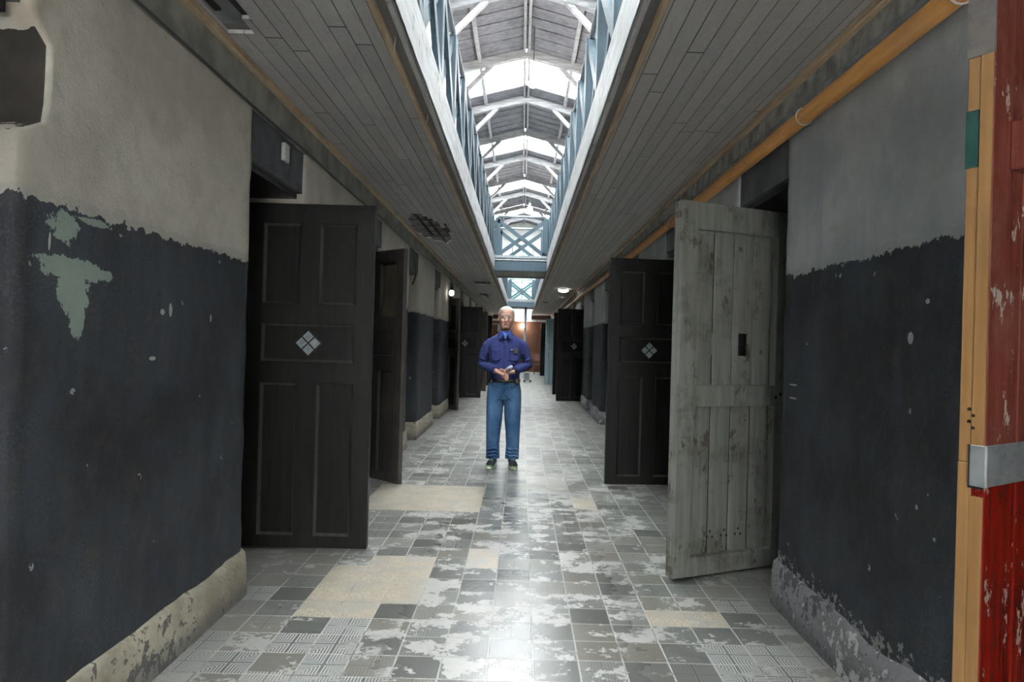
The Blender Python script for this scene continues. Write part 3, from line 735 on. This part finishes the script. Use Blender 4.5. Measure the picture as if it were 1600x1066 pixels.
# ------------------------------------------------------------------ far end things
g = MB().box(.08, .17, 27.4, 27.49, 0, ZC+.018).build('support_post', 'bluelight', bevel=.008); tag(g, 'pale blue square post holding up the farther bridge, behind the man', 'post')
g = empty('stand', (.16, 25.0, 0), 0, 'small grey stand with dark feet on the floor right behind the man\'s hip', 'stand')
MB().box(-.02, .16, -.1, .1, .07, .34).build('body', 'pipeg', g, bevel=.01)
for x in (-.06, .16):
    MB().box(x, x+.06, -.14, .14, 0, .07).build('foot', 'black', g, bevel=.01)
g = empty('chair', (.78, 31.5, 0), 0, 'reddish brown wooden chair at the far right end of the corridor', 'chair')
MB().box(-.2, .2, -.2, .2, .42, .46).build('seat', 'endwood', g, bevel=.01)
MB().box(-.2, .2, .17, .2, .62, .95).build('backrest', 'maroon', g, bevel=.01)
for x in (-.18, .15):
    for y in (-.19, .16): MB().box(x, x+.03, y, y+.03, 0, .42 if y < 0 else .95).build('leg', 'endwood', g)
tag(MB().box(-1.08, -.94, 30.0, 30.02, 1.9, 2.25).box(-1.48, -.94, 30.02, 30.05, 2.2, 2.25).build('notice_sign', 'plastic'), 'small pale notice hanging on a bracket from the left wall beside the man\'s head', 'sign')
tag(MB().box(1.02, 1.12, 33.7, 33.93, .0, 2.35).build('white_post', 'white'), 'tall narrow white post standing against the brown end wall', 'post')

# ------------------------------------------------------------------ the man
def remesh(o, vox, it=6, fac=.6):
    r = o.modifiers.new('skin', 'REMESH'); r.mode = 'VOXEL'; r.voxel_size = vox; r.use_smooth_shade = True
    s = o.modifiers.new('soft', 'SMOOTH'); s.iterations = it; s.factor = fac
    dg = bpy.context.evaluated_depsgraph_get(); dg.update()
    me = bpy.data.meshes.new_from_object(o.evaluated_get(dg)); o.modifiers.clear()
    old = o.data; o.data = me; bpy.data.meshes.remove(old)
    for p_ in me.polygons: p_.use_smooth = True
    return o
def ring(cx, cy, z, rx, ry, n=24, e=2.3):
    out = []
    for k in range(n):
        a = 2*PI*k/n; c, s = math.cos(a), math.sin(a)
        out.append((cx+rx*math.copysign(abs(c)**(2/e), c), cy+ry*math.copysign(abs(s)**(2/e), s), z))
    return out
def man():
    skin = Mat('weathered_skin', 'obj'); n = skin.noise(30, 3); n2 = skin.noise(6, 3)
    sk = skin.fin(skin.mix(n2.step(.35, .7), (.50, .26, .19, 1), (.58, .33, .25, 1)), .5, n, .1, .002)
    def cloth(nm, c0, c1, sc=5, wr=.6):
        m = Mat(nm, 'obj'); n = m.noise(sc, 4, .6, m.st(1, 1, .6)); f = m.noise(260, 2); w_ = m.noise(9, 3, .5, m.st(1.3, 1, .8), .8)
        return m.fin(m.mix(n.step(.3, .7), c0, c1), .9, w_*wr + f*.05, .6, .02, spec=.2)
    shirt = cloth('navy_shirt_cloth', (.030, .038, .125, 1), (.042, .052, .165, 1))
    jeans = cloth('faded_denim', (.035, .095, .20, 1), (.095, .185, .33, 1), 5)
    tee = cloth('blue_tshirt_cloth', (.06, .12, .42, 1), (.07, .14, .46, 1))
    hair = simple('short_grey_hair', (.42, .39, .35), .8, .3, 60)
    shoe = simple('black_shoe_mesh', (.015, .02, .03), .6, .4, 50); sole = simple('pale_shoe_sole', (.55, .62, .50), .6, .1); lime = simple('lime_shoe_trim', (.35, .6, .12), .5, .1)
    leather = simple('black_belt_leather', (.012, .011, .010), .4, .3, 40); metal = simple('metal_trim', (.5, .5, .48), .3, .1, 20, .8)
    root_loc = (-.185, 7.78, 0)
    # joints
    SH = lambda s: Vector((s*.185, .02, 1.455)); EL = lambda s: Vector((s*.268, .035, 1.165)); WR = lambda s: Vector((s*.095 + (.012), -.185, 1.085))
    # body: one continuous surface under the clothes
    b = MB()
    Hx, Hy = .004, -.01
    hz = 1.572
    def HS(q):           # head size
        for v in q.b.verts: v.co = Vector((Hx+(v.co.x-Hx)*1.09, Hy+(v.co.y-Hy)*1.07, hz+(v.co.z-hz)*1.12))
        return q
    prof = [(-.012, .038, .045, -.035), (0, .050, .062, -.022), (.02, .060, .078, -.010), (.045, .067, .086, -.003), (.075, .072, .091, .002), (.105, .0755, .095, .006), (.135, .077, .099, .008), (.165, .074, .095, .008), (.19, .063, .08, .008), (.206, .045, .056, .008), (.215, .02, .025, .008)]
    b.loft([ring(Hx, Hy+cy, hz+z, rx, ry, 28, 2.15) for z, rx, ry, cy in prof])
    fy = Hy-.094
    b.ell((Hx, fy+.002, hz+.085), (.011, .016, .026), rot=Matrix.Rotation(-.35, 3, 'X'))       # nose bridge
    b.ell((Hx, fy-.010, hz+.068), (.015, .017, .012))                                          # nose tip
    for s in (-1, 1):
        b.ell((Hx+s*.031, fy+.008, hz+.128), (.027, .012, .008))                               # brow
        b.ell((Hx+s*.040, fy+.022, hz+.072), (.022, .02, .02))                                 # cheek
        b.ell((Hx+s*.079, Hy+.012, hz+.093), (.008, .018, .032), rot=Matrix.Rotation(s*.25, 3, 'Z'))  # ear
    b.ell((Hx, fy+.010, hz+.042), (.024, .010, .006)); b.ell((Hx, fy+.012, hz+.030), (.021, .011, .006)); b.ell((Hx, fy+.018, hz+.006), (.022, .018, .015))
    HS(b)
    b.tube([(0, .03, 1.42), (0, .025, 1.50), (.002, .015, 1.58), (.003, .01, 1.64)], [.085, .064, .060, .060], 20)
    b.loft([ring(0, .02, z, rx, ry, 24) for z, rx, ry in ((.86, .14, .09), (1.0, .135, .09), (1.15, .135, .09), (1.30, .155, .095), (1.40, .15, .085), (1.46, .09, .06))])
    for s in (-1, 1):
        w_ = WR(s); e_ = EL(s)
        b.tube([SH(s)+Vector((-s*.03, 0, -.07)), SH(s).lerp(e_, .5), e_, e_.lerp(w_, .4), e_.lerp(w_, .8), w_], [.040, .036, .028, .028, .027, (.028, .023)], 14)
        hx = s*.105
        b.tube([(s*.09, .01, .92), (s*.10, .005, .70), (hx, 0, .50), (hx, .01, .35), (hx, .02, .10), (hx, -.02, .05)], [.075, .07, .05, .048, .035, .03], 14)
    # hands: his right (image left) laid over the left, in front of the belt
    def hand(s, dirx, zb, yb, curl, over):
        w_ = WR(s); P0 = w_ + Vector((dirx*.012, -.006, -.004)); P1 = Vector((P0.x+dirx*.078, yb, zb))
        b.tube([w_, P0.lerp(P1, .3), P0.lerp(P1, .7), P1], [(.026, .022), (.036, .020), (.041, .019), (.036, .016)], 12)
        d = (P1-w_).normalized(); up = Vector((0, 0, 1)); upn = (up-d*up.dot(d)).normalized()
        L = [.062, .074, .070, .054]
        for i in range(4):
            base = P1 + upn*(.027-.018*i) - d*.012
            a1 = d*.95 + Vector((0, -.12+curl, -.15)); a2 = d*.75 + Vector((0, curl*3, -.38)); a3 = d*.3 + Vector((0, curl*6, -.4))
            p1 = base + a1.normalized()*L[i]*.5; p2 = p1 + a2.normalized()*L[i]*.35; p3 = p2 + a3.normalized()*L[i]*.28
            b.tube([base-d*.01, base, p1, p2, p3], [.0085, .0095, .009, .0085, .007], 10)
        tb_ = P0 + upn*.024 + d*.012 + Vector((0, -.010, 0))
        b.tube([tb_, tb_+d*.028+upn*.018, tb_+d*.055+upn*.022+Vector((0, -.004, 0)), tb_+d*.074+upn*.018], [.014, .012, .010, .008], 10)
    hand(-1, 1, 1.045, -.235, .02, True)
    hand(1, -1, 1.065, -.205, .05, False)
    body = b.build('person', sk); body.location = root_loc
    remesh(body, .0045, 3, .5)
    tag(body, 'older man with short grey hair, glasses, navy shirt and blue jeans, standing with hands clasped', 'person')
    def part(mb_, name, mat, vox=None, it=5, parent=body, smooth=True, bevel=0):
        o = mb_.build(name, mat, parent, smooth=smooth, bevel=bevel)
        if vox: remesh(o, vox, it)
        return o
    # shirt
    b = MB()
    tor = [(.955, .168, .112, 0), (1.0, .172, .118, -.004), (1.06, .174, .126, -.008), (1.12, .174, .126, -.006), (1.20, .180, .124, 0), (1.30, .188, .122, .006), (1.37, .200, .108, .012), (1.42, .200, .094, .018), (1.455, .176, .082, .022), (1.485, .118, .070, .024), (1.515, .080, .060, .024), (1.54, .066, .055, .022)]
    b.loft([ring(0, cy, z, rx, ry, 32, 2.35) for z, rx, ry, cy in tor])
    for s in (-1, 1):
        e_ = EL(s); w_ = WR(s); s0 = SH(s)
        b.tube([s0+Vector((-s*.08, 0, -.045)), s0+Vector((-s*.018, 0, -.062)), s0+Vector((s*.018, .004, -.098)), s0.lerp(e_, .55)+Vector((s*.002, 0, 0)), e_+Vector((-s*.004, .014, -.012)), e_.lerp(w_, .32)+Vector((0, 0, -.008)), e_.lerp(w_, .62), e_.lerp(w_, .80)],
               [.05, .064, .066, .058, .054, .052, .048, .044], 18)
        b.tube([e_.lerp(w_, .72), e_.lerp(w_, .76), e_.lerp(w_, .93)], [.045, .050, .044], 18)    # cuff
        for k, (t_, r_) in enumerate(((.82, .007), (.55, .005))):                  # sleeve folds
            c = s0.lerp(e_, t_)+Vector((s*.02, -.050, 0)); b.tube([c+Vector((-s*.07, -.002, -.02)), c, c+Vector((s*.045, .04, .035))], [r_*.5, r_, r_*.4], 8)
    for (x0, z0, x1, z1) in ((-.12, 1.02, -.02, 1.10), (.13, 1.00, .03, 1.12), (-.14, 1.12, -.05, 1.16), (.15, 1.14, .06, 1.20), (-.13, 1.34, -.08, 1.25), (.14, 1.33, .09, 1.24)):
        b.tube([(x0, -.115, z0), ((x0+x1)/2, -.124, (z0+z1)/2), (x1, -.117, z1)], [.004, .010, .004], 8)
    sh = part(b, 'shirt', shirt, .0065, 4)
    # v-neck inset: undershirt, collar, placket, pockets
    b = MB(); b.prism([(-.036, -.062, 1.535), (.042, -.062, 1.535), (.032, -.090, 1.49), (.004, -.106, 1.435), (-.024, -.092, 1.485)], (0, .03, .0))
    part(b, 'undershirt', tee, None, smooth=False)
    for s in (-1, 1):
        b = MB()
        b.loft([[(s*.062, .02, 1.517), (s*.062, .02, 1.552), (s*.066, .02, 1.554), (s*.074, .02, 1.512)],
                [(s*.056, -.030, 1.507), (s*.054, -.034, 1.550), (s*.060, -.040, 1.552), (s*.084, -.048, 1.494)],
                [(s*.030, -.072, 1.487), (s*.034, -.068, 1.534), (s*.038, -.078, 1.534), (s*.078, -.104, 1.462)],
                [(s*.010, -.098, 1.462), (s*.018, -.092, 1.500), (s*.018, -.102, 1.500), (s*.060, -.118, 1.440)]])
        part(b, 'collar', shirt, .003, 2, sh)
    b = MB(); b.tube([(.005, -.104, 1.425), (.004, -.114, 1.36), (.003, -.120, 1.28), (.003, -.126, 1.18), (.003, -.134, 1.06), (.003, -.124, .965)], [(.016, .006)]*6, 10)
    part(b, 'placket', shirt, None, 0, sh)
    bt = MB()
    for z, y in ((1.38, -.119), (1.30, -.126), (1.22, -.131), (1.13, -.137)): bt.ell((.004, y, z), (.006, .003, .006))
    part(bt, 'button', simple('shirt_buttons', (.02, .02, .06), .3, .1), None, 0, sh)
    for s in (-1, 1):
        b = MB(); x = s*.098+.002
        b.prism([(x-.054, -.105, 1.33), (x+.054, -.105, 1.33), (x+.054, -.112, 1.215), (x, -.116, 1.195), (x-.054, -.112, 1.215)], (0, -.016, 0))
        pk = part(b, 'pocket', shirt, None, 0, sh, False, .004)
        b = MB(); b.prism([(x-.058, -.112, 1.345), (x+.058, -.112, 1.345), (x+.056, -.116, 1.315), (x, -.118, 1.295), (x-.056, -.116, 1.315)], (0, -.016, 0))
        part(b, 'pocket_flap', shirt, None, 0, pk, False, .004)
    b = MB().box(.095, .150, -.142, -.128, 1.285, 1.342); o = part(b, 'glasses_case', leather, None, 0, sh, False, .004)
    part(MB().ell((.078, -.136, 1.325), (.008, .004, .006)), 'pocket_clip', metal, None, 0, sh)
    # jeans
    b = MB()
    hip = [(1.0, .166, .110, 0), (.95, .176, .116, 0), (.90, .188, .124, .004), (.85, .196, .130, .008), (.80, .196, .126, .008), (.765, .18, .11, .006)]
    b.loft([ring(0, cy, z, rx, ry, 28, 2.4) for z, rx, ry, cy in hip])
    for s in (-1, 1):
        k = -.008 if s > 0 else .006
        b.tube([(s*.092, .004, .86), (s*.100, .002, .78), (s*.102, -.004, .66), (s*.104, -.012, .52), (s*.110, -.004, .40), (s*.113, .008, .25), (s*.110, .012, .13), (s*.109, .010, .085)],
               [(.098, .112), (.098, .110), (.097, .102), (.091, .092), (.083, .086), (.076, .082), (.078, .088), (.080, .092)], 22)
        for z, r_ in ((.50, .009), (.46, .007), (.16, .012), (.125, .012), (.20, .009), (.62, .007)):
            b.tube([(s*.110-.075, -.045, z+.016*s), (s*.110-.03, -.085, z), (s*.110+.03, -.086, z+.008), (s*.110+.07, -.05, z-.012)], [r_*.4, r_, r_, r_*.4], 8)
    for dx, z0, z1 in ((-.03, .83, .74), (.035, .82, .75)): b.tube([(0, -.124, z0+.03), (dx, -.120, (z0+z1)/2+.02), (dx*3, -.105, z1)], [.004, .009, .004], 8)
    je = part(b, 'jeans', jeans, .0065, 4)
    for s in (-1, 1):
        part(MB().tube([(s*.150, -.082, .972), (s*.140, -.097, .93), (s*.100, -.121, .905), (s*.075, -.122, .905)][:4], .0035, 6), 'pocket_seam', simple('denim_seam', (.02, .05, .12), .9, .1), None, 0, je)
    part(MB().tube([(.006, -.120, .97), (.006, -.130, .90), (.008, -.134, .84)], .005, 6), 'fly', jeans, None, 0, je)
    # belt
    b = MB(); ro = ring(0, 0, 0, .183, .127, 32, 2.35); ri = ring(0, 0, 0, .150, .095, 32, 2.35)
    b.loft([[(x, y, .957) for x, y, _ in ri], [(x, y, .957) for x, y, _ in ro], [(x, y, .993) for x, y, _ in ro], [(x, y, .993) for x, y, _ in ri]], cap=False)
    be = part(b, 'belt', leather); part(MB().box(-.022, .028, -.134, -.124, .958, .992), 'buckle', leather, None, 0, be, False, .003)
    part(MB().box(.12, .175, -.12, -.085, .94, 1.01), 'belt_pouch', leather, None, 0, be, False, .01)
    part(MB().box(-.165, -.13, -.12, -.09, .945, .995), 'belt_pouch', leather, None, 0, be, False, .008)
    # shoes
    for s in (-1, 1):
        rot = Matrix.Rotation(s*.16, 3, 'Z'); base = Vector((s*.112, -.02, 0))
        def T(p): return tuple(rot @ Vector(p) + base)
        b = MB()
        sec = [(.10, .030, .02, .075), (.07, .038, .015, .105), (.03, .040, .015, .108), (-.02, .043, .015, .095), (-.07, .049, .015, .078), (-.12, .050, .015, .060), (-.165, .042, .015, .046), (-.19, .022, .018, .034)]
        b.loft([[T((rx*math.cos(2*PI*k/18), y, (zt+zb)/2+(zt-zb)/2*math.sin(2*PI*k/18))) for k in range(18)] for y, rx, zb, zt in sec])
        so = part(b, 'shoe', shoe, .005, 3)
        b = MB(); out = [(math.cos(2*PI*k/28), math.sin(2*PI*k/28)) for k in range(28)]
        pts = [((.046+.008*max(0, -sy))*cx, -.045+.155*sy) for cx, sy in out]
        b.loft([[T((x, y, 0)) for x, y in pts], [T((x*1.04, y*1.01, .012)) for x, y in pts], [T((x, y, .024)) for x, y in pts]])
        part(b, 'sole', sole, None, 0, so)
        part(MB().tube([T((-.047, -.10, .030)), T((-.030, -.175, .032)), T((0, -.200, .034)), T((.030, -.175, .032)), T((.047, -.10, .030))], .0055, 6), 'sole_trim', lime, None, 0, so)
        lc = MB()
        for y, z in ((-.04, .098), (-.065, .090), (-.09, .080)): lc.tube([T((-.02, y, z-.006)), T((0, y, z+.002)), T((.02, y, z-.006))], .003, 6)
        part(lc, 'laces', sole, None, 0, so)
    # hair, eyes, glasses
    b = MB()
    hp = [(.055, .070, .075, .034), (.085, .079, .084, .030), (.11, .084, .088, .026), (.14, .085, .092, .020), (.165, .0815, .094, .015), (.187, .071, .086, .012), (.205, .055, .066, .012), (.218, .032, .038, .012), (.222, .012, .014, .012)]
    b.loft([ring(Hx, Hy+cy, hz+z, rx, ry, 28, 2.15) for z, rx, ry, cy in hp]); HS(b)
    ha = part(b, 'hair', hair, .004, 2)
    for s in (-1, 1):
        part(HS(MB().ell((Hx+s*.030, fy+.007, hz+.106), (.0125, .010, .007))), 'eye', simple('eye_white', (.5, .48, .45), .2, .05))
        part(HS(MB().ell((Hx+s*.030, fy-.0015, hz+.106), (.0055, .003, .0055))), 'iris', simple('grey_blue_iris', (.03, .04, .05), .2, .05))
        part(HS(MB().tube([(Hx+s*.012, fy-.001, hz+.128), (Hx+s*.032, fy-.006, hz+.134), (Hx+s*.052, fy+.006, hz+.129)], [.002, .0035, .002], 8)), 'eyebrow', hair)
    part(HS(MB().tube([(Hx-.022, fy+.003, hz+.037), (Hx, fy-.001, hz+.036), (Hx+.022, fy+.003, hz+.037)], [.0015, .0025, .0015], 8)), 'mouth', simple('lips', (.26, .09, .08), .5, .1))
    gm = MB()
    for s in (-1, 1):
        c = Vector((Hx+s*.033, fy-.012, hz+.103))
        gm.tube([c+Vector((.026*math.cos(a), .002*abs(math.cos(a)), .018*math.sin(a))) for a in [2*PI*i/20 for i in range(21)]], .0013, 6, cap=False)
        gm.tube([c+Vector((s*.026, .002, .004)), (Hx+s*.076, Hy-.02, hz+.108), (Hx+s*.083, Hy+.02, hz+.106)], .0013, 6)
    gm.tube([(Hx-.008, fy-.012, hz+.107), (Hx, fy-.015, hz+.110), (Hx+.008, fy-.012, hz+.107)], .0013, 6)
    part(HS(gm), 'glasses', metal)
    # watch
    w_ = WR(1); e_ = EL(1); c = e_.lerp(w_, .965); d = (w_-e_).normalized()
    part(MB().tube([c-d*.010, c+d*.010], .034, 16), 'watch', leather, None, 0)
    # what he holds
    o = MB().tube([(0, 0, 0), (.022, -.006, .018), (.05, -.004, .036), (.062, 0, .040)], [(.012, .02), (.022, .022), (.022, .02), (.010, .012)], 14).build('folded_cloth', simple('pale_lilac_cloth', (.50, .50, .60), .8, .15, 30), smooth=True)
    o.location = (root_loc[0]+.03, root_loc[1]-.262, 1.105)
    tag(o, 'crumpled pale lilac cloth held in the man\'s clasped hands', 'cloth')
man()
